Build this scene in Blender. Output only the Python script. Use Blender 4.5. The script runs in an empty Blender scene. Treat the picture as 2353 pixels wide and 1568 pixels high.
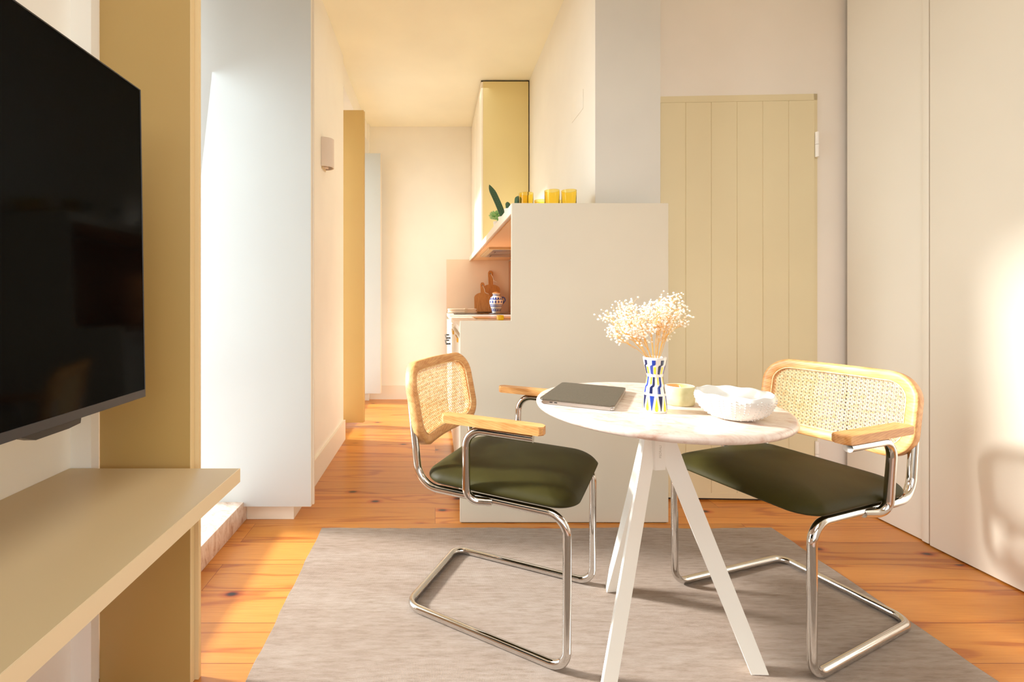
import bpy, bmesh, math, random
from mathutils import Vector, Matrix
random.seed(7)
C = bpy.context.scene.collection
PI = math.pi
EYE = 1.06

# ------------------------------------------------------------------ helpers
def link(name, me, mat=None, parent=None):
    o = bpy.data.objects.new(name, me)
    C.objects.link(o)
    if mat is not None:
        for m in (mat if isinstance(mat, (list, tuple)) else [mat]):
            me.materials.append(m)
    if parent is not None:
        o.parent = parent
    return o

def obj(name, bm, mat=None, parent=None, smooth=None):
    me = bpy.data.meshes.new(name)
    bmesh.ops.recalc_face_normals(bm, faces=bm.faces)
    bm.to_mesh(me); bm.free()
    o = link(name, me, mat, parent)
    if smooth is not None:
        for p in me.polygons: p.use_smooth = True
        if smooth < 179:
            me.set_sharp_from_angle(angle=math.radians(smooth))
    return o

def tag(o, label=None, cat=None, group=None, kind=None):
    if label: o['label'] = label
    if cat: o['category'] = cat
    if group: o['group'] = group
    if kind: o['kind'] = kind
    return o

def empty(name, loc=(0, 0, 0), rz=0, label=None, cat=None, group=None, kind=None):
    o = bpy.data.objects.new(name, None)
    C.objects.link(o); o.location = loc; o.rotation_euler = (0, 0, rz)
    o.empty_display_size = .05
    return tag(o, label, cat, group, kind)

def box_into(bm, x0, x1, y0, y1, z0, z1, bev=0, mat=0):
    vs = [bm.verts.new((x, y, z)) for x in (x0, x1) for y in (y0, y1) for z in (z0, z1)]
    F = [(0,1,3,2),(4,6,7,5),(0,4,5,1),(2,3,7,6),(0,2,6,4),(1,5,7,3)]
    fs = [bm.faces.new([vs[i] for i in f]) for f in F]
    for f in fs: f.material_index = mat
    if bev:
        es = list({e for f in fs for e in f.edges})
        bmesh.ops.bevel(bm, geom=es, offset=bev, segments=2, affect='EDGES', profile=.5)

def box(name, x0, x1, y0, y1, z0, z1, mat, parent=None, bev=.0015):
    bm = bmesh.new(); box_into(bm, x0, x1, y0, y1, z0, z1, bev)
    return obj(name, bm, mat, parent, smooth=35 if bev else None)

def struct(name, *a, **k):
    k.setdefault('bev', 0)
    o = box(name, *a, **k); o['kind'] = 'structure'; return o

def prism_into(bm, pts, z0, z1, axis='z', mat=0):
    def P(a, b, c):
        return {'z': (a, b, c), 'y': (a, c, b), 'x': (c, a, b)}[axis]
    lo = [bm.verts.new(P(a, b, z0)) for a, b in pts]
    hi = [bm.verts.new(P(a, b, z1)) for a, b in pts]
    n = len(pts)
    fs = [bm.faces.new(lo[::-1]), bm.faces.new(hi)]
    fs += [bm.faces.new((lo[i], lo[(i+1) % n], hi[(i+1) % n], hi[i])) for i in range(n)]
    for f in fs: f.material_index = mat
    return fs

def fillet(pts, r, seg=10):
    """polyline with rounded corners; r a number or one per inner point"""
    pts = [Vector(p) for p in pts]
    out = [pts[0]]
    for i in range(1, len(pts)-1):
        a, b, c = pts[i-1], pts[i], pts[i+1]
        rr = r[i-1] if isinstance(r, (list, tuple)) else r
        u, v = (a-b).normalized(), (c-b).normalized()
        ang = u.angle(v)
        if rr <= 0 or ang > PI-.02:
            out.append(b); continue
        t = min(rr/math.tan(ang/2), .49*(a-b).length, .49*(c-b).length)
        p0, p1 = b+u*t, b+v*t
        rad = t*math.tan(ang/2)
        cen = b+(u+v).normalized()*(rad/math.sin(ang/2))
        w0, w1 = p0-cen, p1-cen
        th = w0.angle(w1)
        for k in range(seg+1):
            s = k/seg
            out.append(cen+(w0*math.sin((1-s)*th)+w1*math.sin(s*th))/math.sin(th))
    out.append(pts[-1])
    return out

def tube_into(bm, pts, r, n=16, cap=True, mat=0, taper=None):
    pts = [Vector(p) for p in pts]
    m = len(pts)
    tans = [(pts[min(i+1, m-1)]-pts[max(i-1, 0)]).normalized() for i in range(m)]
    up = Vector((0, 0, 1)) if abs(tans[0].z) < .9 else Vector((1, 0, 0))
    nrm = (up-tans[0]*up.dot(tans[0])).normalized()
    rings = []
    for i in range(m):
        if i:
            q = tans[i-1].rotation_difference(tans[i]); nrm = q @ nrm
            nrm = (nrm-tans[i]*nrm.dot(tans[i])).normalized()
        bi = tans[i].cross(nrm)
        rr = r if taper is None else r*taper(i/(m-1))
        rings.append([bm.verts.new(pts[i]+rr*(math.cos(2*PI*k/n)*nrm+math.sin(2*PI*k/n)*bi)) for k in range(n)])
    for a, b in zip(rings, rings[1:]):
        for k in range(n):
            f = bm.faces.new((a[k], a[(k+1) % n], b[(k+1) % n], b[k])); f.material_index = mat
    if cap:
        for rg in (rings[0][::-1], rings[-1]):
            f = bm.faces.new(rg); f.material_index = mat

def lathe_into(bm, prof, n=48, mat=0, cx=0, cy=0, fn=None):
    rings = []
    for r, z in prof:
        if r < 1e-5:
            rings.append([bm.verts.new((cx, cy, z))]*n)
        else:
            rg = []
            for k in range(n):
                a = 2*PI*k/n
                rr, zz = (r, z) if fn is None else fn(r, z, a)
                rg.append(bm.verts.new((cx+rr*math.cos(a), cy+rr*math.sin(a), zz)))
            rings.append(rg)
    for a, b in zip(rings, rings[1:]):
        for k in range(n):
            vs = []
            for v in (a[k], a[(k+1) % n], b[(k+1) % n], b[k]):
                if v not in vs: vs.append(v)
            if len(vs) >= 3:
                f = bm.faces.new(vs); f.material_index = mat

def rrect(hw, hh, r, seg=10):
    pts = []
    for cx, cy, a0 in ((hw-r, hh-r, 0), (-hw+r, hh-r, PI/2), (-hw+r, -hh+r, PI), (hw-r, -hh+r, 1.5*PI)):
        for k in range(seg+1):
            a = a0+PI/2*k/seg
            pts.append((cx+r*math.cos(a), cy+r*math.sin(a)))
    return pts

# ---------------------------------------------------------------- materials
def lin(c):
    return tuple(((v/255)/12.92 if v/255 <= .04045 else ((v/255+.055)/1.055)**2.4) for v in c)+(1,)

class M:
    def __init__(s, name, col=(200, 200, 200), rough=.5, metal=0, spec=.5, **kw):
        s.m = bpy.data.materials.new(name); s.m.use_nodes = True
        s.nt = s.m.node_tree; s.b = s.nt.nodes['Principled BSDF']
        s.b.inputs['Base Color'].default_value = lin(col)
        s.b.inputs['Roughness'].default_value = rough
        s.b.inputs['Metallic'].default_value = metal
        s.b.inputs['Specular IOR Level'].default_value = spec
        for k, v in kw.items(): s.b.inputs[k.replace('_', ' ')].default_value = v
    def n(s, t, **kw):
        nd = s.nt.nodes.new(t)
        for k, v in kw.items():
            if k in nd.inputs.keys(): nd.inputs[k].default_value = v
            elif k.replace('_', ' ') in nd.inputs.keys(): nd.inputs[k.replace('_', ' ')].default_value = v
            else: setattr(nd, k, v)
        return nd
    def l(s, a, b): s.nt.links.new(a, b)
    def coords(s, scale=(1, 1, 1), kind='Object', rot=(0, 0, 0)):
        tc = s.n('ShaderNodeTexCoord'); mp = s.n('ShaderNodeMapping')
        mp.inputs['Scale'].default_value = scale; mp.inputs['Rotation'].default_value = rot
        s.l(tc.outputs[kind], mp.inputs['Vector']); return mp.outputs['Vector']
    def ramp(s, fac, stops):
        r = s.n('ShaderNodeValToRGB'); e = r.color_ramp.elements
        while len(e) < len(stops): e.new(.5)
        for el, (p, c) in zip(e, stops):
            el.position = p; el.color = lin(c) if len(c) == 3 else c
        s.l(fac, r.inputs['Fac']); return r.outputs['Color']
    def bump(s, h, strength=.2, dist=.002):
        b = s.n('ShaderNodeBump'); b.inputs['Strength'].default_value = strength; b.inputs['Distance'].default_value = dist
        s.l(h, b.inputs['Height']); s.l(b.outputs['Normal'], s.b.inputs['Normal'])
    def mix(s, fac, a, b, mode='MIX'):
        m = s.n('ShaderNodeMix'); m.data_type = 'RGBA'; m.blend_type = mode
        for sock, v in ((m.inputs['Factor'], fac), (m.inputs['A'], a), (m.inputs['B'], b)):
            if hasattr(v, 'is_linked') or hasattr(v, 'links'): s.l(v, sock)
            elif isinstance(v, (int, float)): sock.default_value = v
            else: sock.default_value = lin(v)
        # colour sockets are the RGBA ones
        return m.outputs['Result']

def mixc(s, fac, a, b, mode='MIX'):
    m = s.nt.nodes.new('ShaderNodeMix'); m.data_type = 'RGBA'; m.blend_type = mode
    fs = m.inputs[0]; A = m.inputs[6]; B = m.inputs[7]
    for sock, v in ((fs, fac), (A, a), (B, b)):
        if isinstance(v, bpy.types.NodeSocket): s.l(v, sock)
        elif isinstance(v, (int, float)): sock.default_value = v
        else: sock.default_value = lin(v)
    return m.outputs[2]

def paint(name, col, rough=.6, var=.03, bump=.03):
    m = M(name, col, rough, spec=.35)
    v = m.coords((1, 1, 1))
    nz = m.n('ShaderNodeTexNoise', Scale=2.2, Detail=3.0); m.l(v, nz.inputs['Vector'])
    d = tuple(int(c*(1-var)) for c in col)
    m.l(m.ramp(nz.outputs['Fac'], [(.3, d), (.7, col)]), m.b.inputs['Base Color'])
    n2 = m.n('ShaderNodeTexNoise', Scale=260.0, Detail=2.0); m.l(v, n2.inputs['Vector'])
    m.bump(n2.outputs['Fac'], bump, .001)
    return m.m

def wood(name, c_dark, c_light, axis=(1, 1, 1), rough=.45, scale=1.0, dist=2.0):
    """axis: mapping scale, small along the grain"""
    m = M(name, c_light, rough, spec=.4)
    v = m.coords(tuple(a*scale for a in axis))
    n1 = m.n('ShaderNodeTexNoise', Scale=6.0, Detail=4.0, Distortion=dist*.3); m.l(v, n1.inputs['Vector'])
    w = m.n('ShaderNodeTexWave', Scale=7.0, Distortion=dist, Detail=3.0); w.inputs['Detail Scale'].default_value = 1.5
    w.bands_direction = 'DIAGONAL'
    m.l(v, w.inputs['Vector'])
    a = m.ramp(w.outputs['Fac'], [(.2, c_light), (.95, c_dark)])
    b = m.ramp(n1.outputs['Fac'], [(.35, c_dark), (.65, c_light)])
    m.l(mixc(m, .72, a, b), m.b.inputs['Base Color'])
    m.bump(w.outputs['Fac'], .05, .0006)
    return m.m

WALL = paint('wall_paint', (242, 236, 222))
WALLD = paint('door_wall_paint', (240, 232, 222))
CEIL = paint('ceiling_paint', (249, 242, 214))
CREAM = paint('cream_lacquer', (232, 222, 204), .45, .02, .01)
ISLE = paint('beige_panel_lacquer', (212, 202, 182), .5, .02, .01)
DOORP = paint('door_paint', (226, 212, 172), .4, .02, .01)
TANSHADE = paint('shaded_shutter_paint', (184, 150, 86), .45, .03, .01)  # darkened paint: the shade on this unlit leaf is mixed into the colour
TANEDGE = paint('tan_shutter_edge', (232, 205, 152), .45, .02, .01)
HALLSHADE = paint('shaded_hall_shutter_paint', (208, 172, 104), .45, .02, .01)  # tone of the unlit hall leaf, its shade included in the paint
SHWHITE = paint('white_shutter_paint', (198, 206, 208), .4, .02, .01)
SHELFM = paint('shelf_lacquer', (204, 180, 138), .4, .02, .01)
SHELFE = paint('shelf_edge_lacquer', (244, 220, 178), .4, .02, .01)
CABY = paint('tall_cabinet_lacquer', (228, 208, 144), .45, .02, .01)
DARKGAP = M('dark_gap', (40, 30, 20), .9).m
WHITE_PLASTER = paint('white_plaster', (226, 210, 194), .8)
WHITE_METAL = M('white_powder_coat', (244, 240, 230), .35, spec=.5).m
CHROME = M('chrome', (215, 213, 210), .06, 1.0).m
BLACKPL = M('black_plastic', (14, 14, 16), .4).m
DARKPL = M('charcoal_bezel', (34, 34, 38), .45).m
m = M('tv_screen_glass', (3, 3, 3), .6, spec=0)
mixn = m.n('ShaderNodeMixShader'); gl = m.n('ShaderNodeBsdfGlossy'); gl.inputs['Roughness'].default_value = .08; mixn.inputs[0].default_value = .007
m.l(m.b.outputs[0], mixn.inputs[1]); m.l(gl.outputs[0], mixn.inputs[2]); m.l(mixn.outputs[0], m.nt.nodes['Material Output'].inputs['Surface'])
SCREEN = m.m
ALU = M('silver_aluminium', (190, 186, 182), .3, 1.0).m
LAPTOP = None
BLACKGLASS = M('black_ceramic_glass', (10, 9, 9), .05, spec=.6).m
POTW = M('white_pot_glaze', (245, 240, 232), .35).m
BRASS = M('brass_pull', (214, 160, 60), .3, 1.0).m
CERW = M('white_glazed_ceramic', (222, 220, 214), .15, spec=.6).m
BLUE = M('cobalt_glaze', (22, 48, 140), .15, spec=.6).m
NAVY = M('navy_glaze', (20, 26, 62), .15, spec=.6).m
YELLOW = M('yellow_glaze', (255, 212, 20), .2, spec=.6).m
ASH = wood('ash_wood', (190, 122, 62), (226, 168, 104), (3, 14, 14), .45, .8, 1.6)
BOARDW = wood('board_wood', (166, 98, 40), (206, 136, 68), (22, 22, 2), .5, 1.2, 1.2)
BROWNST = wood('brown_stone_splash', (158, 96, 56), (198, 136, 84), (4, 4, 1), .3, 1.0, 4.0)

m = M('laptop_lid_anodised', (96, 88, 76), .42, .7)
v = m.coords(); nz = m.n('ShaderNodeTexNoise', Scale=900.0, Detail=1.0); m.l(v, nz.inputs['Vector'])
m.l(m.ramp(nz.outputs['Fac'], [(.62, (88, 82, 70)), (.75, (160, 150, 135))]), m.b.inputs['Base Color'])
LAPTOP = m.m

# pine boards, grain along X
m = M('pine_floor', (230, 150, 66), .34, spec=.5)
v = m.coords((1, 1, 1))
br = m.n('ShaderNodeTexBrick'); m.l(v, br.inputs['Vector'])
br.inputs['Scale'].default_value = 1.0
br.inputs['Brick Width'].default_value = 2.3; br.inputs['Row Height'].default_value = .165
br.inputs['Mortar Size'].default_value = .0011; br.inputs['Mortar Smooth'].default_value = .3
br.inputs['Bias'].default_value = 0; br.offset = .37
br.inputs['Color1'].default_value = (0, 0, 0, 1); br.inputs['Color2'].default_value = (1, 1, 1, 1); br.inputs['Mortar'].default_value = (.5, .5, .5, 1)
# shift the grain lookup from board to board
add = m.n('ShaderNodeVectorMath', operation='MULTIPLY_ADD')
m.l(br.outputs['Color'], add.inputs[0]); add.inputs[1].default_value = (7.3, 3.1, 5.7); m.l(v, add.inputs[2])
mp = m.n('ShaderNodeMapping'); mp.inputs['Scale'].default_value = (.55, 6.0, 1); m.l(add.outputs[0], mp.inputs['Vector'])
g = m.n('ShaderNodeTexNoise', Scale=1.6, Detail=2.0, Distortion=.6); m.l(mp.outputs[0], g.inputs['Vector'])
mul = m.n('ShaderNodeMath', operation='MULTIPLY'); mul.inputs[1].default_value = 26.0; m.l(g.outputs['Fac'], mul.inputs[0])
sn = m.n('ShaderNodeMath', operation='SINE'); m.l(mul.outputs[0], sn.inputs[0])
c1 = m.ramp(sn.outputs[0], [(.0, (216, 136, 56)), (.75, (208, 124, 42)), (1.0, (168, 78, 20))])
fi = m.n('ShaderNodeTexNoise', Scale=9.0, Detail=5.0); mp2 = m.n('ShaderNodeMapping'); mp2.inputs['Scale'].default_value = (1, 22, 1)
m.l(add.outputs[0], mp2.inputs['Vector']); m.l(mp2.outputs[0], fi.inputs['Vector'])
c2 = m.ramp(fi.outputs['Fac'], [(.3, (180, 96, 28)), (.7, (220, 142, 62))])
c = mixc(m, .35, c1, c2)
tone = m.ramp(br.outputs['Color'], [(0, (214, 214, 214)), (1, (255, 255, 255))])
c = mixc(m, 1.0, c, tone, 'MULTIPLY')
# knots
mk = m.n('ShaderNodeMapping'); mk.inputs['Scale'].default_value = (2.4, 4.4, 1); m.l(add.outputs[0], mk.inputs['Vector'])
vo = m.n('ShaderNodeTexVoronoi', Scale=1.0); vo.voronoi_dimensions = '2D'; m.l(mk.outputs[0], vo.inputs['Vector'])
vn = m.n('ShaderNodeTexNoise', Scale=14.0, Detail=2.0); m.l(v, vn.inputs['Vector'])
wob = m.n('ShaderNodeMath', operation='MULTIPLY_ADD'); m.l(vn.outputs['Fac'], wob.inputs[0]); wob.inputs[1].default_value = .04; m.l(vo.outputs['Distance'], wob.inputs[2])
kn = m.ramp(wob.outputs[0], [(.045, (44, 20, 10)), (.062, (150, 80, 34)), (.09, (236, 190, 140)), (.15, (255, 255, 255))])
sel = m.ramp(vo.outputs['Color'], [(.44, (255, 255, 255)), (.47, (0, 0, 0))])
c = mixc(m, sel, c, mixc(m, 1.0, c, kn, 'MULTIPLY'))
gap = m.ramp(br.outputs['Fac'], [(0, (255, 255, 255)), (1, (150, 84, 40))])
c = mixc(m, 1.0, c, gap, 'MULTIPLY')
m.l(c, m.b.inputs['Base Color'])
m.bump(br.outputs['Fac'], -.25, .001)
FLOOR = m.m

# woven wool rug
m = M('wool_rug', (205, 190, 176), .95, spec=.1)
v = m.coords((1, 1, 1))
wx = m.n('ShaderNodeTexWave', Scale=85.0, Distortion=1.2, Detail=1.0); wx.bands_direction = 'X'; m.l(v, wx.inputs['Vector'])
wy = m.n('ShaderNodeTexWave', Scale=62.0, Distortion=1.6, Detail=1.0); wy.bands_direction = 'Y'; m.l(v, wy.inputs['Vector'])
wm = m.n('ShaderNodeMath', operation='MULTIPLY'); m.l(wx.outputs['Fac'], wm.inputs[0]); m.l(wy.outputs['Fac'], wm.inputs[1])
ng = m.n('ShaderNodeTexNoise', Scale=30.0, Detail=6.0, Roughness=.75)
mp = m.n('ShaderNodeMapping'); mp.inputs['Scale'].default_value = (.5, 3.0, 1); m.l(v, mp.inputs['Vector']); m.l(mp.outputs[0], ng.inputs['Vector'])
nb = m.n('ShaderNodeTexNoise', Scale=2.5, Detail=3.0); mp3 = m.n('ShaderNodeMapping'); mp3.inputs['Scale'].default_value = (.6, 4.0, 1); m.l(v, mp3.inputs['Vector']); m.l(mp3.outputs[0], nb.inputs['Vector'])
ca = m.ramp(ng.outputs['Fac'], [(.28, (136, 118, 104)), (.5, (160, 145, 133)), (.78, (178, 165, 155))])
cb = m.ramp(nb.outputs['Fac'], [(.3, (238, 232, 228)), (.7, (255, 255, 255))])
cc = mixc(m, 1.0, ca, cb, 'MULTIPLY')
cw = m.ramp(wm.outputs[0], [(0, (222, 218, 214)), (.5, (255, 255, 255))])
m.l(mixc(m, 1.0, cc, cw, 'MULTIPLY'), m.b.inputs['Base Color'])
m.bump(wm.outputs[0], .4, .0015)
RUG = m.m

# pink marble
def marble(name, base, vein, pale):
    m = M(name, base, .22, spec=.5)
    v = m.coords((1, 1, 1), rot=(0, 0, .5))
    mp = m.n('ShaderNodeMapping'); mp.inputs['Scale'].default_value = (5, 11, 5); m.l(v, mp.inputs['Vector'])
    n1 = m.n('ShaderNodeTexNoise', Scale=2.4, Detail=8.0, Roughness=.65, Distortion=1.2); m.l(mp.outputs[0], n1.inputs['Vector'])
    n2 = m.n('ShaderNodeTexNoise', Scale=7.0, Detail=6.0, Roughness=.7); m.l(mp.outputs[0], n2.inputs['Vector'])
    a = m.ramp(n1.outputs['Fac'], [(.32, vein), (.47, base), (.62, pale)])
    b = m.ramp(n2.outputs['Fac'], [(.36, vein), (.48, (255, 255, 255))])
    m.l(mixc(m, .35, a, mixc(m, 1.0, a, b, 'MULTIPLY')), m.b.inputs['Base Color'])
    return m.m
MARBLE = marble('pink_marble', (226, 204, 190), (200, 160, 140), (236, 220, 208))
SILLM = marble('sill_marble', (226, 204, 186), (196, 164, 142), (238, 224, 212))
SPLASH = paint('peach_stone', (240, 212, 180), .3, .03, .01)

# olive leather
m = M('olive_leather', (62, 60, 20), .6, spec=.14)
v = m.coords(); vo = m.n('ShaderNodeTexVoronoi', Scale=520.0); m.l(v, vo.inputs['Vector']); m.bump(vo.outputs['Distance'], .12, .0006)
nz = m.n('ShaderNodeTexNoise', Scale=9.0, Detail=3.0); m.l(v, nz.inputs['Vector'])
m.l(m.ramp(nz.outputs['Fac'], [(.3, (38, 33, 3)), (.7, (46, 42, 7))]), m.b.inputs['Base Color'])
LEATHER = m.m
m = M('rattan_cane', (236, 196, 136), .5, spec=.4)
v = m.coords(); nz = m.n('ShaderNodeTexNoise', Scale=70.0, Detail=2.0); m.l(v, nz.inputs['Vector'])
m.l(m.ramp(nz.outputs['Fac'], [(.3, (220, 168, 100)), (.65, (248, 216, 160))]), m.b.inputs['Base Color'])
CANE = m.m
m = M('candle_clay', (196, 188, 138), .75, spec=.2)
v = m.coords(); nz = m.n('ShaderNodeTexNoise', Scale=28.0, Detail=3.0); m.l(v, nz.inputs['Vector'])
m.l(m.ramp(nz.outputs['Fac'], [(.3, (184, 176, 126)), (.7, (206, 200, 156))]), m.b.inputs['Base Color'])
CLAY = m.m
CLAYRIM = M('clay_rim', (248, 232, 200), .6).m
CLAYIN = M('clay_inside', (232, 168, 104), .6).m
WAX = M('candle_wax', (250, 214, 158), .5, Subsurface_Weight=.3).m
STEMM = M('dried_stem', (228, 174, 84), .7).m
BLOSSOM = M('dried_blossom', (255, 250, 236), .8).m
CACTUS = M('cactus_skin', (34, 74, 36), .6).m
SPINE = M('cactus_rib_spines', (226, 214, 170), .7).m
SUCC = M('succulent_leaf', (150, 204, 128), .5, Subsurface_Weight=.1).m
LINEN = paint('linen_cloth', (244, 224, 196), .9, .08, .4)
STRING = M('jute_string', (222, 196, 160), .9).m
m = M('amber_glass', (255, 232, 128), .03, spec=.5); m.b.inputs['Transmission Weight'].default_value = 1.0; m.b.inputs['IOR'].default_value = 1.2
AMBER = m.m

# ---------------------------------------------------------------- the shell
CZ = 2.92
struct('floor', -1.7, 2.3, -1.8, 5.0, -.06, 0, FLOOR)
struct('ceiling', -1.7, 2.3, -1.8, 5.0, CZ, CZ+.08, CEIL)
bm = bmesh.new()
LWALL = paint('left_wall_lightened_paint', (253, 250, 242))  # wall paint lightened, standing in for light missing around the television
box_into(bm, -1.25, -.975, -1.8, 1.21, 0, CZ)
box_into(bm, -1.25, -.98, 1.283, 2.205, 2.75, CZ)
obj('wall_left', bm, LWALL)['kind'] = 'structure'
struct('wall_jamb', -1.25, -.92, 1.21, 1.238, 0, CZ, LWALL)
struct('wall_niche', -1.25, -.94, 1.238, 1.283, 0, CZ, LWALL)
bm = bmesh.new()
box_into(bm, -1.25, -.70, 2.205, 3.45, 0, CZ)
box_into(bm, -1.25, -.72, 3.45, 4.78, 2.74, CZ)
box_into(bm, -1.25, -.70, 4.78, 4.90, 0, CZ)
obj('wall_hall', bm, WALL)['kind'] = 'structure'
struct('wall_back', -.70, .93, 4.85, 5.0, 0, CZ, WALL)
struct('wall_kitchen', .796, .93, 2.252, 4.85, 0, CZ, WALL)
struct('wall_pier', .7955, 1.1185, 2.248, 2.251, 0, CZ, paint('pier_paint', (212, 208, 198)))
# baseboards
bm = bmesh.new(); box_into(bm, -.70, -.684, 2.205, 3.45, 0, .147); box_into(bm, -.911, -.684, 2.19, 2.205, 0, .147)
obj('baseboard_left', bm, CREAM)['kind'] = 'structure'
struct('baseboard_back', -.70, .13, 4.834, 4.85, 0, .147, CREAM)
# marble threshold of the left window niche
struct('trim_1', -1.25, -.911, 1.283, 2.19, 0, .1, SILLM, bev=.003)
struct('trim_2', -1.25, -.78, 3.45, 4.78, 0, .05, SILLM, bev=.003)

# windows in the two niches (behind the shutters)
FR = M('window_frame_paint', (240, 236, 226), .4).m
m = M('window_glass', (255, 255, 255), 0); mixn = m.n('ShaderNodeMixShader'); tr = m.n('ShaderNodeBsdfTransparent'); gl = m.n('ShaderNodeBsdfGlossy'); gl.inputs['Roughness'].default_value = .02
mixn.inputs[0].default_value = .06; m.l(tr.outputs[0], mixn.inputs[1]); m.l(gl.outputs[0], mixn.inputs[2]); m.l(mixn.outputs[0], m.nt.nodes['Material Output'].inputs['Surface'])
WGLASS = m.m
def window(name, y0, y1, z0, z1, x):
    r = empty(name, (x, (y0+y1)/2, z0), kind='structure')
    hy = (y1-y0)/2; h = z1-z0
    bm = bmesh.new()
    for a in ((-hy, -hy+.05, 0, h), (hy-.05, hy, 0, h), (-hy, hy, 0, .06), (-hy, hy, h-.06, h)):
        box_into(bm, -.02, .02, a[0], a[1], a[2], a[3])
    obj('window_frame', bm, FR, r)
    bm = bmesh.new(); box_into(bm, -.002, .002, -hy+.05, hy-.05, .06, h-.06); obj('pane', bm, WGLASS, r)
bm = bmesh.new()
box_into(bm, -1.25, -.75, -1.92, -1.8, 0, CZ); box_into(bm, 1.85, 2.35, -1.92, -1.8, 0, CZ)
box_into(bm, -.75, 1.85, -1.92, -1.8, 2.7, CZ); box_into(bm, -.75, 1.85, -1.92, -1.8, 0, .12)
obj('wall_front', bm, WALL)['kind'] = 'structure'
w3 = empty('added_window', (.55, -1.86, .12), kind='structure')
bm = bmesh.new()
for x in (-1.3, -.45, .37, 1.22): box_into(bm, x, x+.09, -.03, .03, 0, 2.58)
for z in (0, 2.5): box_into(bm, -1.3, 1.3, -.03, .03, z, z+.08)
obj('window_frame', bm, M('dark_window_frame', (40, 36, 34), .4).m, w3)
window('window_1', 1.283, 2.205, .1, 2.75, -1.2)
window('window_2', 3.45, 4.78, .05, 2.74, -1.2)

# door wall, turned a touch so that its right end comes forward
dw = empty('wall_door', (1.1185, 2.42, 0), math.radians(-2.3), kind='structure')
bm = bmesh.new()
box_into(bm, -.02, .07, 0, .12, 0, CZ); box_into(bm, .895, 1.06, 0, .12, 0, CZ); box_into(bm, .07, .895, 0, .12, 2.14, CZ)
obj('plaster', bm, WALLD, dw)
dr = empty('door_1', (1.1185, 2.42, 0), math.radians(-2.3), kind='structure')
bm = bmesh.new()
# boarded leaf: six boards with V joints
bx0, bx1 = .078, .874
for i in range(6):
    a = bx0+(bx1-bx0)*i/6; b = bx0+(bx1-bx0)*(i+1)/6
    pts = [(a, .03), (a, -.008), (a+.0025, -.0115), (b-.0025, -.0115), (b, -.008), (b, .03)]
    prism_into(bm, pts, .012, 2.108)
leaf = obj('door_leaf', bm, DOORP, dr)
box('bottom_rail', bx0, bx1, -.0128, -.0115, .012, .04, DOORP, leaf, bev=0)
box('threshold_gap', bx0-.004, bx1+.004, 0, .03, 0, .010, DARKGAP, dr, bev=0)
bm = bmesh.new()
box_into(bm, .874, .892, -.004, .03, 0, 2.146); box_into(bm, .03, .892, -.004, .03, 2.112, 2.146); box_into(bm, .05, .074, .0, .03, 0, 2.112)
obj('door_frame', bm, DOORP, dr)
for z in (1.81, .19):
    bm = bmesh.new(); tube_into(bm, [(.882, -.016, z), (.882, -.016, z+.064)], .0095, 14); tube_into(bm, [(.882, -.016, z+.066), (.882, -.016, z+.13)], .0095, 14)
    h = obj('hinge', bm, POTW, dr, 40)
# wardrobe wall on the right
wr = empty('built_in_wardrobe', (2.125, 1.0, 0), label='cream built-in wardrobe with tall flush doors running along the right side', cat='wardrobe')
def wbox(name, x0, x1, y0, y1, z0, z1, mat, bev=.002):
    return box(name, x0-2.125, x1-2.125, y0-1.0, y1-1.0, z0, z1, mat, wr, bev)
wbox('door', 2.140, 2.162, 1.985, 2.352, .006, CZ-.004, CREAM)
wbox('door', 2.125, 2.150, .60, 1.945, .006, CZ-.004, CREAM)
wbox('door', 2.125, 2.150, -1.8, .597, .006, CZ-.004, CREAM)
wbox('edge_pull', 2.130, 2.152, 1.953, 1.983, .006, CZ-.004, CREAM, .004)
wbox('carcass', 2.163, 2.28, -1.8, 2.35, 0, CZ-.003, DARKGAP, 0)
struct('wall_right', 2.285, 2.35, -1.8, 2.6, 0, CZ, WALL)

# ------------------------------------------------------------- shutters
def shutter(label, xa, xb, y, z0, z1, mat, edge, t=.022, lip=.012, hinges=True):
    r = empty('window_shutter', ((xa+xb)/2, y, z0), label=label, cat='shutter')
    cx, cz = (xa+xb)/2, z0
    box('leaf', xa-cx, xb-cx, 0, t, 0, z1-cz, [mat], r, .0015)
    box('edge_strip', xb-cx-.03, xb+lip-cx, t+.0005, t+.014, 0, z1-cz, edge, r, .001)
    # narrow raised strip on the outer edge of the leaf
    box('edge_lipping', xb-cx, xb-cx+.0012, .0008, t-.0008, .001, z1-cz-.001, edge, r, 0)
    if hinges:
        for z in (.35, 1.6, 2.55):
            bm = bmesh.new(); tube_into(bm, [(xa-cx+.004, t+.008, z), (xa-cx+.004, t+.008, z+.08)], .005, 10)
            obj('hinge', bm, ALU, r, 40)
    return r
shutter('tall tan shutter leaf in shadow, right behind the television and wall desk', -.92, -.672, 1.24, .0005, CZ-.005, TANSHADE, TANEDGE)
shutter('tall bright white shutter leaf ending just above the marble step', -1.17, -.591, 2.15, .078, CZ-.005, SHWHITE, CREAM, .024, .009)
shutter('narrow ochre-shaded shutter leaf standing at the end of the hall wall', -.95, -.603, 3.80, .03, 2.657, HALLSHADE, HALLSHADE, .026, .006)
shutter('narrow pale shutter leaf at the far end, close to the back wall', -.95, -.566, 4.68, .093, 2.58, SHWHITE, CREAM, .024, .008)

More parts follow.
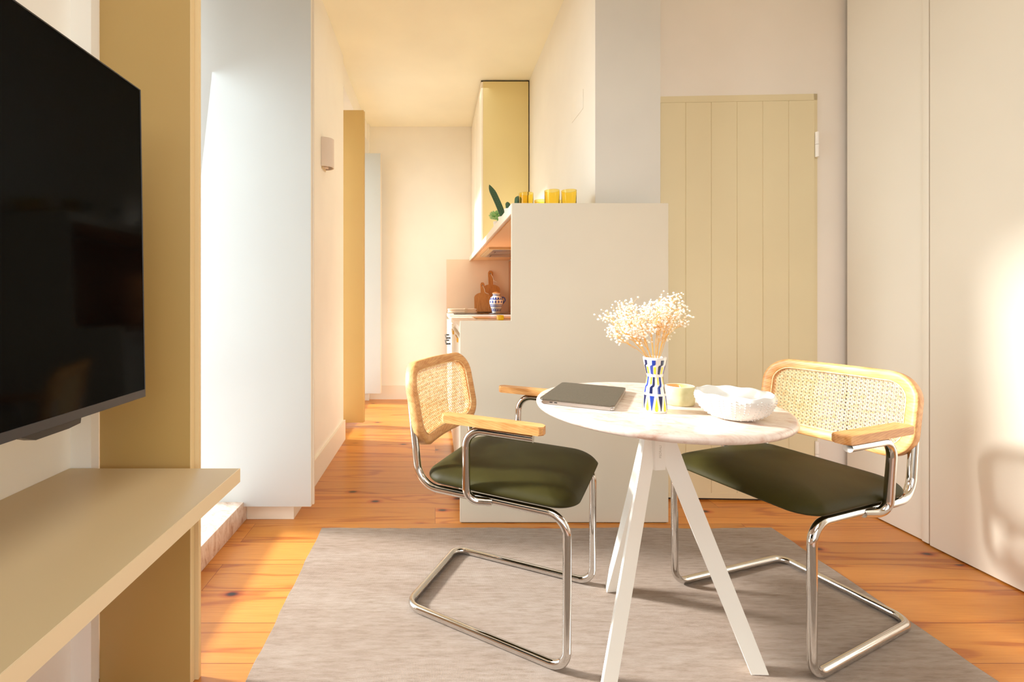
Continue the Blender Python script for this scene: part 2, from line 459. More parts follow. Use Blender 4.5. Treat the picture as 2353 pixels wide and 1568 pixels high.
# ------------------------------------------------------------- kitchen
# side panel with a notch at worktop height
bm = bmesh.new()
prism_into(bm, [(.118, .004), (1.1076, .004), (1.1076, 1.521), (.3637, 1.521), (.3637, .961), (.118, .961)], 2.149, 2.171, 'y')
bmesh.ops.bevel(bm, geom=list(bm.edges), offset=.0012, segments=1, affect='EDGES')
sp = obj('kitchen_side_panel', bm, ISLE)
tag(sp, 'big beige stepped end panel closing off the kitchen behind the table', 'panel')
bm = bmesh.new(); box_into(bm, .125, 1.10, 2.154, 2.17, 0, .004); obj('shadow_gap', bm, DARKGAP, sp)
struct('trim_3', .80, 1.10, 2.172, 2.2475, 0, 1.50, ISLE)
# base cabinets
bc = empty('base_cabinet', (.45, 3.5, 0), label='cream kitchen base cabinets under the stone worktop', cat='cabinet')
def kb(name, x0, x1, y0, y1, z0, z1, mat, par=bc, bev=.001):
    return box(name, x0-.45, x1-.45, y0-3.5, y1-3.5, z0, z1, mat, par, bev)
kb('carcass', .142, .794, 2.173, 4.83, .08, .898, CREAM)
kb('plinth', .17, .79, 2.173, 4.83, 0, .078, DARKGAP)
ys = [2.175, 2.72, 3.32, 3.92, 4.82]
for i in range(4):
    y0, y1 = ys[i]+.002, ys[i+1]-.002
    if i == 2:
        d = kb('drawer', .121, .140, y0, y1, .735, .885, CREAM); d2 = kb('drawer', .121, .140, y0, y1, .09, .731, CREAM)
        for dd, z in ((d, .762), (d2, .716)):
            bm = bmesh.new()
            yc = (y0+y1)/2-3.5+.1
            tube_into(bm, fillet([(.121-.45, yc-.16, z), (.088-.45, yc-.16, z), (.088-.45, yc+.16, z), (.121-.45, yc+.16, z)], .006, 4), .0065, 10)
            obj('handle', bm, BLACKPL, dd, 40)
    else:
        d = kb('door', .121, .140, y0, y1, .09, .870, CREAM)
        if i in (0, 1):
            bm = bmesh.new(); box_into(bm, .112-.45, .122-.45, y0-3.5+.18, y0-3.5+.42, .84, .862, .001)
            obj('pull', bm, BRASS, d)
wt = box('worktop', .118, .795, 2.172, 4.832, .900, .930, SILLM)
tag(wt, 'pale pink stone worktop running back along the kitchen', 'worktop')
ct = box('cooktop', .17, .70, 4.08, 4.70, .9305, .9365, BLACKGLASS, bev=.001)
tag(ct, 'black glass cooktop set on the stone worktop', 'cooktop')
sk = empty('sink', (.45, 3.28, .93), label='dark sink basin sunk in the near half of the worktop', cat='sink')
bm = bmesh.new()
for a in ((-.17, .17, -.17, -.16), (-.17, .17, .16, .17), (-.17, -.16, -.17, .17), (.16, .17, -.17, .17)):
    box_into(bm, a[0], a[1], a[2], a[3], .0005, .003)
obj('rim', bm, BRASS, sk)
bm = bmesh.new(); box_into(bm, -.16, .16, -.16, .16, .0004, .0012); obj('basin', bm, BROWNST, sk)
fc = empty('faucet', (.74, 3.28, .93), label='chrome swan-neck faucet at the wall side of the sink', cat='faucet')
bm = bmesh.new(); lathe_into(bm, [(0, 0), (.024, 0), (.024, .01), (.014, .016), (.014, .05), (0, .05)], 20); obj('base', bm, CHROME, fc, 50)
bm = bmesh.new(); tube_into(bm, fillet([(0, 0, .03), (0, 0, .22), (-.16, 0, .22), (-.16, 0, .15)], .07, 10), .010, 14); obj('spout', bm, CHROME, fc, 50)
bm = bmesh.new(); tube_into(bm, [(0, -.012, .04), (0, -.06, .055)], .006, 10); obj('lever', bm, CHROME, fc, 50)
sb = box('sponge', .405, .445, 2.92, 3.0, .9302, .962, YELLOW, bev=.006)
tag(sb, 'yellow sponge block on the worktop beside the stepped panel', 'sponge')
# splashbacks
struct('trim_4', .121, .795, 4.838, 4.848, .931, 1.495, SPLASH)
struct('trim_5', .784, .794, 2.26, 4.834, .931, 1.474, BROWNST)
# shelf with hood
sh = empty('hood_shelf', (.585, 3.5, 1.478), label='long deep cream shelf over the kitchen carrying cacti and amber glasses', cat='shelf')
box('board', .375-.585, .794-.585, 2.172-3.5, 4.848-3.5, .018, .045, CREAM, sh, .001)
box('front_edge', .366-.585, .375-.585, 2.172-3.5, 4.848-3.5, 0, .046, paint('shelf_front', (250, 240, 220), .4, .01, 0), sh, .0008)
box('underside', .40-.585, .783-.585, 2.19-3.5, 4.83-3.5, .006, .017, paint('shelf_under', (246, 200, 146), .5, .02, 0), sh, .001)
rh = empty('range_hood', (.6, 3.95, 1.478), label='slim steel range hood filter set in the underside of the shelf', cat='hood')
box('housing', -.17, .17, -.33, .33, -.012, .0055, SHELFM, rh, .002)
for s in (-1, 1):
    f = box('filter', -.13, .13, s*.155-.14, s*.155+.14, -.0155, -.0122, ALU, rh, .001)
    bm = bmesh.new(); tube_into(bm, fillet([(-.1, s*.155-.03, -.016), (-.1, s*.155-.03, -.021), (-.1, s*.155+.03, -.021), (-.1, s*.155+.03, -.016)], .003, 3), .002, 8)
    obj('latch', bm, BLACKPL, f)
wc = empty('wall_cabinet', (.59, 4.33, 1.53), label='tall yellow-cream wall cabinet reaching the ceiling above the hood shelf', cat='cabinet')
box('side_panel', .404-.59, .786-.59, 3.815-4.33, 3.833-4.33, 0, CZ-.016-1.53, CABY, wc, .0008)
box('carcass', .405-.59, .786-.59, 3.834-4.33, 4.845-4.33, .001, CZ-.018-1.53, CREAM, wc, 0)
for a, b in ((3.817, 4.33), (4.334, 4.845)):
    box('door', .389-.59, .4035-.59, a-4.33, b-4.33, .001, CZ-.018-1.53, paint('cab_front', (250, 238, 216), .4, .01, 0), wc, .0008)
box('gap_shade_strip', .388-.59, .794-.59, 3.83-4.33, 3.84-4.33, CZ-.015-1.53, CZ-.001-1.53, DARKGAP, wc, 0)  # dark strip drawing the shade in the open gap under the ceiling
box('gap_shade_strip', .787-.59, .795-.59, 3.83-4.33, 3.84-4.33, .001, CZ-.001-1.53, DARKGAP, wc, 0)  # dark strip drawing the shade in the gap along the wall
# inspection cover on the kitchen wall
struct('trim_6', .7925, .7958, 2.43, 2.63, 2.09, 2.195, WALL, bev=.0008)
# sconce
sc = empty('wall_sconce', (-.70, 2.83, 1.885), label='half-round white plaster uplighter on the hall wall', cat='wall lamp')
bm = bmesh.new()
pr = [(.0, -.052)]+[(.066*math.sin(PI*k/14), -.052*math.cos(PI*k/14)) for k in range(15)]
outer = [(.001+.066*math.sin(PI*k/16), -.055*math.cos(PI*k/16)) for k in range(17)]
inner = [(.001+.060*math.sin(PI*k/16), -.049*math.cos(PI*k/16)) for k in range(17)][::-1]
prism_into(bm, outer+inner, 0, .178)
obj('shade', bm, WHITE_PLASTER, sc, 40)
box('lamp_holder', .001, .03, -.02, .02, .0, .05, WHITE_PLASTER, sc, .003)
box('back_plate', .0005, .006, -.045, .045, -.012, .16, SHELFM, sc, .001)

# small kitchen things ---------------------------------------------------
def cutting_board(label, x, y, z, w, h, neck, lean, rz=0):
    r = empty('cutting_board', (x, y, z), rz, label=label, cat='cutting board', group=None)
    body = h*.68; pts = []
    hw = w/2
    pts += [(-hw+.012, 0), (hw-.012, 0), (hw, .012), (hw, body-.06)]
    for k in range(7):
        a = k/6*PI/2; pts.append((neck+(hw-neck)*math.cos(a)**1.3, body-.06+.05*math.sin(a)))
    pts.append((neck, body+.03)); pts.append((neck*1.1, h-.02)); pts.append((neck*.6, h)); 
    left = [(-a, b) for a, b in pts[2:]][::-1]
    outl = pts[:2]+pts[2:]+left
    # hole through the handle: build outline as faces with a hole via boolean-free ring
    bm = bmesh.new()
    prism_into(bm, outl, -.009, .009, 'y')
    b = obj('blade', bm, BOARDW, r)
    bm = bmesh.new(); lathe_into(bm, [(0, -.0005), (.008, -.0005), (.008, .0005), (0, .0005)], 14)
    bmesh.ops.rotate(bm, verts=bm.verts, matrix=Matrix.Rotation(PI/2, 3, 'X')); bmesh.ops.translate(bm, verts=bm.verts, vec=(0, -.0096, h-.032))
    obj('hanging_hole', bm, DARKGAP, r)
    bm = bmesh.new(); tube_into(bm, [(0, -.013, h-.03), (neck*.9, -.014, h-.07), (neck*1.3, -.015, h-.11), (hw*.7, -.014, h-.125)], .003, 6)
    obj('cord_loop', bm, STRING, r)
    r.rotation_euler[0] = -lean
    return r
cutting_board('larger wooden paddle cutting board leaning behind the smaller one', .588, 4.735, .9385, .19, .44, .024, .19)
b2 = cutting_board('smaller wooden paddle cutting board leaning in front of the larger one', .492, 4.66, .9385, .175, .31, .02, .20)

def stamp(bm, fn, poly, mat, off=.0005):
    """polygon in (angle, height) laid on the surface fn(angle,height)->point"""
    # subdivide polygon finely by triangle fan grid
    b2 = bmesh.new()
    vs = [b2.verts.new((x, y, 0)) for x, y in poly]
    f = b2.faces.new(vs)
    bmesh.ops.triangulate(b2, faces=[f])
    bmesh.ops.subdivide_edges(b2, edges=b2.edges[:], cuts=2, use_grid_fill=True)
    mp = {}
    for v in b2.verts: mp[v] = bm.verts.new(fn(v.co.x, v.co.y, off))
    for f in b2.faces:
        g = bm.faces.new([mp[v] for v in f.verts]); g.material_index = mat
    b2.free()

def prof_r(prof, z):
    for (r0, z0), (r1, z1) in zip(prof, prof[1:]):
        if min(z0, z1) <= z <= max(z0, z1) and abs(z1-z0) > 1e-6:
            return r0+(r1-r0)*(z-z0)/(z1-z0)
    return prof[-1][0]
def smooth_prof(ctrl, n=6):
    out = []
    for i in range(len(ctrl)-1):
        p0, p1, p2, p3 = ctrl[max(i-1, 0)], ctrl[i], ctrl[i+1], ctrl[min(i+2, len(ctrl)-1)]
        for k in range(n):
            t = k/n
            out.append(tuple(.5*((2*b)+(-a+c)*t+(2*a-5*b+4*c-d)*t*t+(-a+3*b-3*c+d)*t**3) for a, b, c, d in zip(p0, p1, p2, p3)))
    out.append(ctrl[-1]); return out

# blue and white jar on the cooktop
jar = empty('ceramic_jar', (.60, 4.45, .9372), label='small blue and white patterned ceramic jar on the black cooktop', cat='jar')
jp = smooth_prof([(.038, 0), (.047, .03), (.064, .085), (.067, .115), (.054, .148), (.034, .165), (.034, .182), (.043, .19)], 5)
bm = bmesh.new(); lathe_into(bm, [(0, 0)]+jp+[(.038, .188), (.03, .17), (0, .165)], 40)
def jf(a, z, off):
    r = prof_r(jp, z)+off; return (r*math.cos(a), r*math.sin(a), z)
for k in range(14):
    a = 2*PI*k/14; w = 2*PI/14
    stamp(bm, jf, [(a-w*.38, .052), (a-w*.2, .012), (a+w*.2, .012), (a+w*.38, .052), (a, .03)], 1, .001)
    stamp(bm, jf, [(a-w*.3, .106), (a, .088), (a+w*.3, .106), (a, .124)], 1, .001)
    stamp(bm, jf, [(a-w*.42, .132), (a+w*.42, .132), (a, .158)], 1, .001)
for z in (.058, .072, .127, .168):
    for k in range(20):
        a = 2*PI*k/20; w = 2*PI/20
        stamp(bm, jf, [(a, z), (a+w, z), (a+w, z+.007), (a, z+.007)], 1, .0008)
obj('body', bm, [CERW, BLUE], jar, 60)
bm = bmesh.new(); tube_into(bm, fillet([(.05, 0, .15), (.082, 0, .152), (.090, 0, .12), (.060, 0, .082)], .02, 6), .006, 8); obj('handle', bm, BLUE, jar, 60)
bm = bmesh.new(); lathe_into(bm, [(0, .187), (.04, .187), (.034, .197), (.012, .203), (0, .203)], 24); obj('lid', bm, BOARDW, jar, 50)

# folded cloth
cl = empty('folded_cloth', (.27, 4.52, .937), label='folded cream cloth tied with a band beside the cooktop', cat='cloth')
bm = bmesh.new()
for k, (w, d, z) in enumerate(((.145, .07, .004), (.138, .066, .0165), (.142, .068, .029))):
    b = rrect(w, d, .03, 6)
    fs = prism_into(bm, [(x+.004*math.sin(y*60+k), y+.003*math.sin(x*40+k)) for x, y in b], z-.004, z+.0085); bmesh.ops.bevel(bm, geom=list({e for f in fs[:2] for e in f.edges}), offset=.004, segments=3, affect='EDGES')
obj('folds', bm, LINEN, cl, 50)
bm = bmesh.new(); pts = [(0.03, y, z) for y, z in ((-.073, .0), (-.074, .04), (.074, .04), (.074, 0))]
for a in (0,): box_into(bm, .02, .045, -.074, .074, .0375, .0405); box_into(bm, .02, .045, -.0775, -.0735, 0, .0405)
obj('band', bm, STRING, cl)

# cacti and succulent on the shelf; shelf top is 1.523
ST = 1.5242
def pot(par, r, h):
    bm = bmesh.new(); lathe_into(bm, [(0, 0), (r*.78, 0), (r, h), (r*.88, h), (r*.85, h*.85), (0, h*.85)], 28)
    return obj('pot', bm, POTW, par, 40)
def cactus(par, r, h, z0, lean, ribs=9):
    bm = bmesh.new(); rings = []
    n = ribs*4; L = 18
    for i in range(L+1):
        t = i/L; rr = r*(.75+.25*math.sin(min(t*3, 1)*PI/2))*(1-max(0, t-.75)**2*14.5)
        rr = max(rr, .0005)
        c = Vector((lean[0]*t**1.2, lean[1]*t, z0+h*t))
        rings.append([bm.verts.new(c+Vector((rr*(1+.16*math.cos(ribs*2*PI*k/n))*math.cos(2*PI*k/n), rr*(1+.16*math.cos(ribs*2*PI*k/n))*math.sin(2*PI*k/n), 0))) for k in range(n)])
    for a, b in zip(rings, rings[1:]):
        for k in range(n): bm.faces.new((a[k], a[(k+1) % n], b[(k+1) % n], b[k]))
    bm.faces.new(rings[-1])
    o = obj('cactus_body', bm, CACTUS, par, 179)
    bm = bmesh.new()
    for q in range(ribs):
        a = 2*PI*q/ribs
        for i in range(1, L-1):
            t = i/L; rr = r*1.17*(.75+.25*math.sin(min(t*3, 1)*PI/2))*(1-max(0, t-.75)**2*14.5)
            p = Vector((lean[0]*t**1.2+rr*math.cos(a), lean[1]*t+rr*math.sin(a), z0+h*t))
            for j in range(3):
                d = Vector((math.cos(a+random.uniform(-.8, .8)), math.sin(a+random.uniform(-.8, .8)), random.uniform(-.3, .8))).normalized()*r*.22
                s = Vector((-d.y, d.x, 0)).normalized()*r*.02
                bm.faces.new([bm.verts.new(p-s), bm.verts.new(p+s), bm.verts.new(p+d)])
    tag(obj('spines', bm, SPINE, par), kind='stuff')
    return o
c = empty('potted_cactus', (.425, 2.80, ST), label='tall leaning dark green column cactus on the kitchen shelf', cat='cactus')
pot(c, .036, .05); cactus(c, .018, .215, .035, (-.09, .0))
c = empty('potted_cactus', (.412, 2.55, ST), label='small round-topped cactus in a white pot, just right of the pale succulent', cat='cactus')
pot(c, .024, .05); cactus(c, .012, .05, .04, (-.005, 0), 7)
c = empty('potted_cactus', (.432, 2.38, ST), label='tiny dark cactus beside the amber glasses, nearest the shelf end', cat='cactus')
pot(c, .022, .04); cactus(c, .015, .05, .034, (.004, 0), 7)
s = empty('potted_succulent', (.424, 3.06, ST+.004), label='pale green rosette succulent in a white pot under the leaning cactus', cat='succulent')
pot(s, .032, .062)
bm = bmesh.new()
for ring, (cnt, el, ln) in enumerate(((10, -.1, .056), (10, .2, .062), (9, .5, .060), (8, .8, .052), (6, 1.15, .042))):
    for k in range(cnt):
        a = 2*PI*k/cnt+ring*.4
        d = Vector((math.cos(a)*math.cos(el), math.sin(a)*math.cos(el), math.sin(el)))
        sd = Vector((-math.sin(a), math.cos(a), 0)); up = d.cross(sd)*-1
        base = Vector((0, 0, .085)); pr = []
        for t, w in ((0, .006), (.35, .012), (.7, .014), (.9, .008), (1.0, .001)):
            p = base+d*ln*t+Vector((0, 0, .012*t*t))
            pr.append([bm.verts.new(p-sd*w+up*.002), bm.verts.new(p+up*-.003), bm.verts.new(p+sd*w+up*.002), bm.verts.new(p+up*.006)])
        for A, B in zip(pr, pr[1:]):
            for j in range(4): bm.faces.new((A[j], A[(j+1) % 4], B[(j+1) % 4], B[j]))
tag(obj('leaves', bm, SUCC, s, 60))
bm = bmesh.new(); tube_into(bm, [(0, 0, .045), (0, 0, .09)], .008, 8); obj('stalk', bm, SUCC, s)

# amber glasses
gl = [(.462, 2.30, 'leftmost amber tumbler on the shelf, next to the tiny cactus'),
      (.575, 2.46, 'amber tumbler half hidden behind the middle glass on the shelf'),
      (.578, 2.24, 'middle amber tumbler in the front row on the shelf end'),
      (.688, 2.48, 'amber tumbler seen between the middle and the rightmost glass, in the back row'),
      (.662, 2.24, 'rightmost amber tumbler in the front row on the shelf end')]
gme = bpy.data.meshes.new('tumbler')
bm = bmesh.new(); lathe_into(bm, [(0, 0), (.033, 0), (.036, .004), (.037, .078), (.0348, .078), (.0338, .008), (0, .008)], 36)
bmesh.ops.recalc_face_normals(bm, faces=bm.faces); bm.to_mesh(gme); bm.free()
gme.materials.append(AMBER)
for p in gme.polygons: p.use_smooth = True
gme.set_sharp_from_angle(angle=math.radians(40))
for x, y, lb in gl:
    o = bpy.data.objects.new('drinking_glass', gme); C.objects.link(o); o.location = (x, y, ST)
    tag(o, lb, 'glass', 'amber glasses on the kitchen shelf')

# ------------------------------------------------------------- left: desk and TV
dk = empty('wall_desk', (-.748, .45, .576), label='tan lacquered wall shelf desk floating below the television', cat='shelf')
box('desk_board', -.974+.748, -.5215+.748, -1.2-.45, 1.205-.45, 0, .036, SHELFM, dk, .0008)
box('front_edge', -.521+.748, -.519+.748, -1.2-.45, 1.205-.45, 0, .0362, SHELFE, dk, 0)

tv = empty('mounted_television', (-.685, .45, .833), label='large black flat television angled along the left wall above the desk', cat='television')
tv.rotation_euler = (0, math.radians(-.9), 0)
Y0, Y1 = -.165-.45, 1.065-.45
box('housing', -.045, -.004, Y0+.01, Y1-.01, .02, .715, BLACKPL, tv, .006)
bm = bmesh.new()
T = .722
for a in ((Y0, Y1, 0, .018), (Y0, Y1, T-.003, T), (Y0, Y0+.003, .018, T), (Y1-.003, Y1, .018, T)):
    box_into(bm, -.004, .004, a[0], a[1], a[2], a[3], .0008)
obj('bezel', bm, DARKPL, tv)
box('screen', -.003, .0028, Y0+.003, Y1-.003, .018, T-.003, SCREEN, tv, 0)
bm = bmesh.new()
pts = [(Y1-.19, .0), (Y1-.192, -.010), (Y1-.22, -.013), (Y1-.29, -.013), (Y1-.32, 0)]
prism_into(bm, pts, -.02, .001, 'x')
obj('sensor_bump', bm, BLACKPL, tv)
bm = bmesh.new(); box_into(bm, -.272, -.045, -.03, .03, .3, .36, .004); box_into(bm, -.278, -.268, -.12, .12, .18, .48, .002); obj('wall_bracket', bm, BLACKPL, tv)

# ------------------------------------------------------------- rug
bm = bmesh.new()
NX, NY = 80, 70
rx0, rx1, ry0, ry1 = -.523, 1.555, .2, 2.09
def rug_pt(i, j, top):
    x = rx0+(rx1-rx0)*i/NX; y = ry0+(ry1-ry0)*j/NY
    if i in (0, NX): x += .0018*math.sin(y*23)+.0008*math.sin(y*61)
    if j in (0, NY): y += .003*math.sin(x*9)+.0018*math.sin(x*53)
    z = (.0075+.0006*math.sin(x*11+y*5)*math.sin(y*7)) if top else .0006
    return (x, y, z)
top = [[bm.verts.new(rug_pt(i, j, True)) for j in range(NY+1)] for i in range(NX+1)]
for i in range(NX):
    for j in range(NY): bm.faces.new((top[i][j], top[i+1][j], top[i+1][j+1], top[i][j+1]))
per = [(i, 0) for i in range(NX)]+[(NX, j) for j in range(NY)]+[(i, NY) for i in range(NX, 0, -1)]+[(0, j) for j in range(NY, 0, -1)]
low = [bm.verts.new(rug_pt(i, j, False)) for i, j in per]
n = len(per)
for k in range(n):
    a, b = per[k], per[(k+1) % n]
    bm.faces.new((top[a[0]][a[1]], low[k], low[(k+1) % n], top[b[0]][b[1]]))
bm.faces.new(low[::-1])
tag(obj('rug', bm, RUG, None, 60), 'light grey-beige woven wool rug under the round table and both chairs', 'rug')

# ------------------------------------------------------------- table
TZ = .748; TX, TY, TR = .668, 1.385, .35
tb = empty('round_table', (TX, TY, 0), label='round pink marble table on three white folded-steel legs', cat='table')
bm = bmesh.new()
t = .024
prof = [(0, TZ-t), (TR-.02, TZ-t)]+[(TR-.014+.014*math.sin(a), TZ-t/2-t/2*math.cos(a)) for a in [PI*k/12 for k in range(1, 12)]]+[(TR-.018, TZ), (0, TZ)]
lathe_into(bm, prof, 128)
obj('tabletop', bm, MARBLE, tb, 50)
Z0 = .0085
for k, deg in enumerate((-142, -23, 97)):
    A = math.radians(deg); d = Vector((math.cos(A), math.sin(A))); s = Vector((-d.y, d.x))
    bm = bmesh.new(); secs = []
    for z, ro, dep, hw in ((Z0, .292, .046, .0215), (.56, .088, .056, .0155), (TZ-t-.0015, .032, .03, .012)):
        P = [d*ro-s*.003, d*(ro-dep)-s*hw, d*(ro-dep)+s*hw, d*ro+s*.003]
        secs.append([bm.verts.new((p.x, p.y, z)) for p in P])
    for a, b in zip(secs, secs[1:]):
        for j in range(4): bm.faces.new((a[j], a[(j+1) % 4], b[(j+1) % 4], b[j]))
    bm.faces.new(secs[0][::-1]); bm.faces.new(secs[-1])
    bmesh.ops.bevel(bm, geom=[e for e in bm.edges if abs(e.verts[0].co.z-e.verts[1].co.z) > .05], offset=.001, segments=1, affect='EDGES')
    obj('leg', bm, WHITE_METAL, tb, 30)
bm = bmesh.new()
cp = []
for deg in (-82.5, 37, 157):
    A = math.radians(deg); d = Vector((math.cos(A), math.sin(A))); s = Vector((-d.y, d.x))
    cp += [d*.034-s*.0165, d*.034+s*.0165]
prism_into(bm, [(p.x, p.y) for p in cp], .552, TZ-t-.001)
col = obj('column', bm, WHITE_METAL, tb, 30)
# lettering on the column
cu = bpy.data.curves.new('lettering', 'FONT'); cu.body = 'PEDRALI'; cu.size = .0098; cu.extrude = .0001; cu.align_x = 'CENTER'; cu.align_y = 'CENTER'; cu.space_character = 1.05
tmp = bpy.data.objects.new('tmp', cu); C.objects.link(tmp)
bpy.context.view_layer.update()
me = bpy.data.meshes.new_from_object(tmp.evaluated_get(bpy.context.evaluated_depsgraph_get()))
bpy.data.objects.remove(tmp)
lt = link('lettering', me, M('lettering_grey', (186, 176, 160), .5).m, col)
A = math.radians(-82.5); dn = Vector((math.cos(A), math.sin(A), 0))
yv = Vector((dn.y, -dn.x, 0)); xv = Vector((0, 0, 1))   # text runs upward
R3 = Matrix((xv, yv, dn)).transposed()
lt.matrix_local = Matrix.Translation(dn*.0342+Vector((0, 0, .607))) @ R3.to_4x4()
bm = bmesh.new(); lathe_into(bm, [(0, TZ-t-.006), (.11, TZ-t-.006), (.11, TZ-t-.0005), (0, TZ-t-.0005)], 40); obj('mounting_plate', bm, WHITE_METAL, tb, 40)

# ------------------------------------------------------------- chairs
def cantilever_chair(label, px, py, ang, k):
    root = empty('cantilever_chair', (px, py, 0), ang-PI/2, label=label, cat='chair', group='cane-backed armchairs at the round table')
    # local: x right of the sitter, y forward, z up
    zr = .0206; r = .0125
    def P(s, x, y, z): return (s*x, y, z)
    half = lambda s: [P(s, .2190, -.514, .728*k), P(s, .2218, -.4774, .440*k), P(s, .2245, .0017, .4435*k), P(s, .2237, 0, zr), P(s, .1973, -.5402, zr)]
    R_, L_ = half(1), half(-1)
    path = fillet(R_+L_[::-1], [.075, .058, .052, .048, .048, .052, .058, .075], 12)
    bm = bmesh.new(); tube_into(bm, path, r, 20)
    obj('tube_frame', bm, CHROME, root, 60)
    for s in (1, -1):
        za = .6556*k
        pts = [P(s, .262, -.085, za-.0005), P(s, .264, -.291, za+.0005), P(s, .250, -.296, .437*k), P(s, .2275, -.222, .4385*k)]
        bm = bmesh.new(); tube_into(bm, fillet(pts, [.055, .045], 12), r, 20)
        # pressed chrome end caps
        a = obj('arm_tube', bm, CHROME, root, 60)
        bm = bmesh.new()
        prism_into(bm, [(s*.258+x, -.212+y) for x, y in rrect(.0225, .158, .012, 6)], za+r+.0004, za+r+.0245)
        bmesh.ops.bevel(bm, geom=[e for e in bm.edges if abs(e.verts[0].co.z-e.verts[1].co.z) < 1e-6], offset=.003, segments=3, affect='EDGES')
        obj('armrest', bm, ASHY, root, 50)
    # seat
    bm = bmesh.new(); z0 = .4435*k+r+.0008
    rings = []
    lv = [(.030, 0), (.008, .002), (.0, .012), (.001, .022), (.008, .033), (.022, .041), (.05, .0495), (.09, .055), (.14, .059), (.19, .061)]
    for ins, dz in lv:
        hw, hh = .238-ins, .243-ins
        rad = max(.07-ins*.3, .02)
        rg = []
        for x, y in rrect(hw, hh, min(rad, hw*.95, hh*.95), 8):
            # sides bow outward a little, front rolls down
            x *= 1+.02*math.cos(y/.243*PI/2); y2 = y*(1+.03*math.cos(x/.238*PI/2))
            drop = .012*max(0, (y2-.12)/.12)**2
            rg.append(bm.verts.new((x, -.217+y2, z0+dz*(1.0)-(drop if dz > .015 else 0))))
        rings.append(rg)
    n = len(rings[0])
    for a, b in zip(rings, rings[1:]):
        for j in range(n): bm.faces.new((a[j], a[(j+1) % n], b[(j+1) % n], b[j]))
    bm.faces.new(rings[0][::-1]); bm.faces.new(rings[-1])
    so = obj('seat', bm, LEATHER, root, 179)
    sd = so.modifiers.new('sub', 'SUBSURF'); sd.levels = 1; sd.render_levels = 2
    # backrest: local sheet coords (a across, b up, c toward the sitter)
    zc = .6900*k; hw, hh = .236, .1365*k
    def S(a, b, c):
        y = -.518+.030*(a/.236)**2-.2*b+c
        return (a, y, zc+b+.05*0+c*.2)
    bm = bmesh.new()
    no = 14
    def ringpts(ins): return rrect(hw-ins, hh-ins, max(.088-ins, .02), no)
    secs = [(0, -.020), (0, .008), (.003, .0115), (.012, .013), (.026, .0115), (.033, .008), (.034, .003), (.034, -.010), (.030, -.022), (.004, -.0235)]
    rgs = [[bm.verts.new(S(a, b, c)) for a, b in ringpts(ins)] for ins, c in secs]
    n = len(rgs[0])
    # densify not needed: straight runs follow the sheet through extra loops
    for q in range(len(rgs)):
        A, B = rgs[q], rgs[(q+1) % len(rgs)]
        for j in range(n): bm.faces.new((A[j], A[(j+1) % n], B[(j+1) % n], B[j]))
    # split the long straight runs so they can follow the curve
    for cut in [i*.03 for i in range(-5, 6)]:
        bmesh.ops.bisect_plane(bm, geom=bm.verts[:]+bm.edges[:]+bm.faces[:], plane_co=(cut, 0, 0), plane_no=(1, 0, 0))
    xe = hw-.088
    for v in bm.verts:
        a = v.co.x
        if abs(a) < xe-1e-4:   # was interpolated linearly between the corner ends
            v.co.y += .030*((a/.236)**2-(xe/.236)**2)
    obj('backrest_frame', bm, ASH, root, 50)
    # cane: real strands, pairs across and up, singles on both diagonals
    bm = bmesh.new()
    iw, ih, ir = hw-.031, hh-.031, .058
    def inside(a, b):
        if abs(a) > iw or abs(b) > ih: return False
        dx, dy = abs(a)-(iw-ir), abs(b)-(ih-ir)
        return not (dx > 0 and dy > 0 and dx*dx+dy*dy > ir*ir)
    p = .0127
    def strand(fn, t0, t1, w, c0, ph):
        steps = int((t1-t0)/(p/2))+1
        prev = None
        dx, dy = fn(1)[0]-fn(0)[0], fn(1)[1]-fn(0)[1]; L = math.hypot(dx, dy); nx, ny = -dy/L*w/2, dx/L*w/2
        for i in range(steps+1):
            t = t0+(t1-t0)*i/steps; a, b = fn(t)
            if not inside(a, b): prev = None; continue
            c = c0+.0006*(1 if (i+ph) % 2 else -1)
            cur = (bm.verts.new(S(a-nx, b-ny, c)), bm.verts.new(S(a+nx, b+ny, c)))
            if prev: bm.faces.new((prev[0], cur[0], cur[1], prev[1]))
            prev = cur
    w = .0013
    nxg = int(iw/p)+1; nyg = int(ih/p)+1
    for i in range(-nxg, nxg+1):
        for o2 in (-.19*p, .19*p):
            strand(lambda t, x=i*p+o2: (x, t), -ih, ih, w, .0005, i)
    for j in range(-nyg, nyg+1):
        for o2 in (-.19*p, .19*p):
            strand(lambda t, y=j*p+o2: (t, y), -iw, iw, w, -.0005, j)
    q2 = math.sqrt(.5)
    for j in range(-nxg-nyg, nxg+nyg+1):
        for s in (1, -1):
            strand(lambda t, o2=(j+.5)*p, s=s: (t*q2, s*(t*q2-o2)), -iw*1.42, iw*1.42, w*.95, .0012*s, j)
    co = obj('cane_panel', bm, CANE, root)
    sm = co.modifiers.new('thick', 'SOLIDIFY'); sm.thickness = .0009; sm.offset = 0
    # binding strip round the cane
    bm = bmesh.new()
    loop = [S(a, b, .0085) for a, b in rrect(hw-.0335, hh-.0335, .0545, 10)]
    loop2 = []
    for i in range(len(loop)):
        A, B = Vector(loop[i]), Vector(loop[(i+1) % len(loop)])
        m_ = max(1, int((B-A).length/.03))
        for q in range(m_):
            P_ = A.lerp(B, q/m_); loop2.append((P_.x, -.518+.030*(P_.x/.236)**2-.2*(P_.z-zc-.0085*.2)+.0085, P_.z))
    loop2.append(loop2[0])
    tube_into(bm, loop2, .0022, 6, cap=False)
    obj('cane_binding', bm, CANE, root, 60)
    return root
ASHY = wood('armrest_wood', (188, 118, 56), (224, 164, 96), (14, 3, 14), .42, .9, 1.6)
cantilever_chair('left cane-back armchair with green seat, facing the table from beside the shutters', .474, 1.468, -.4863, 1.0226)
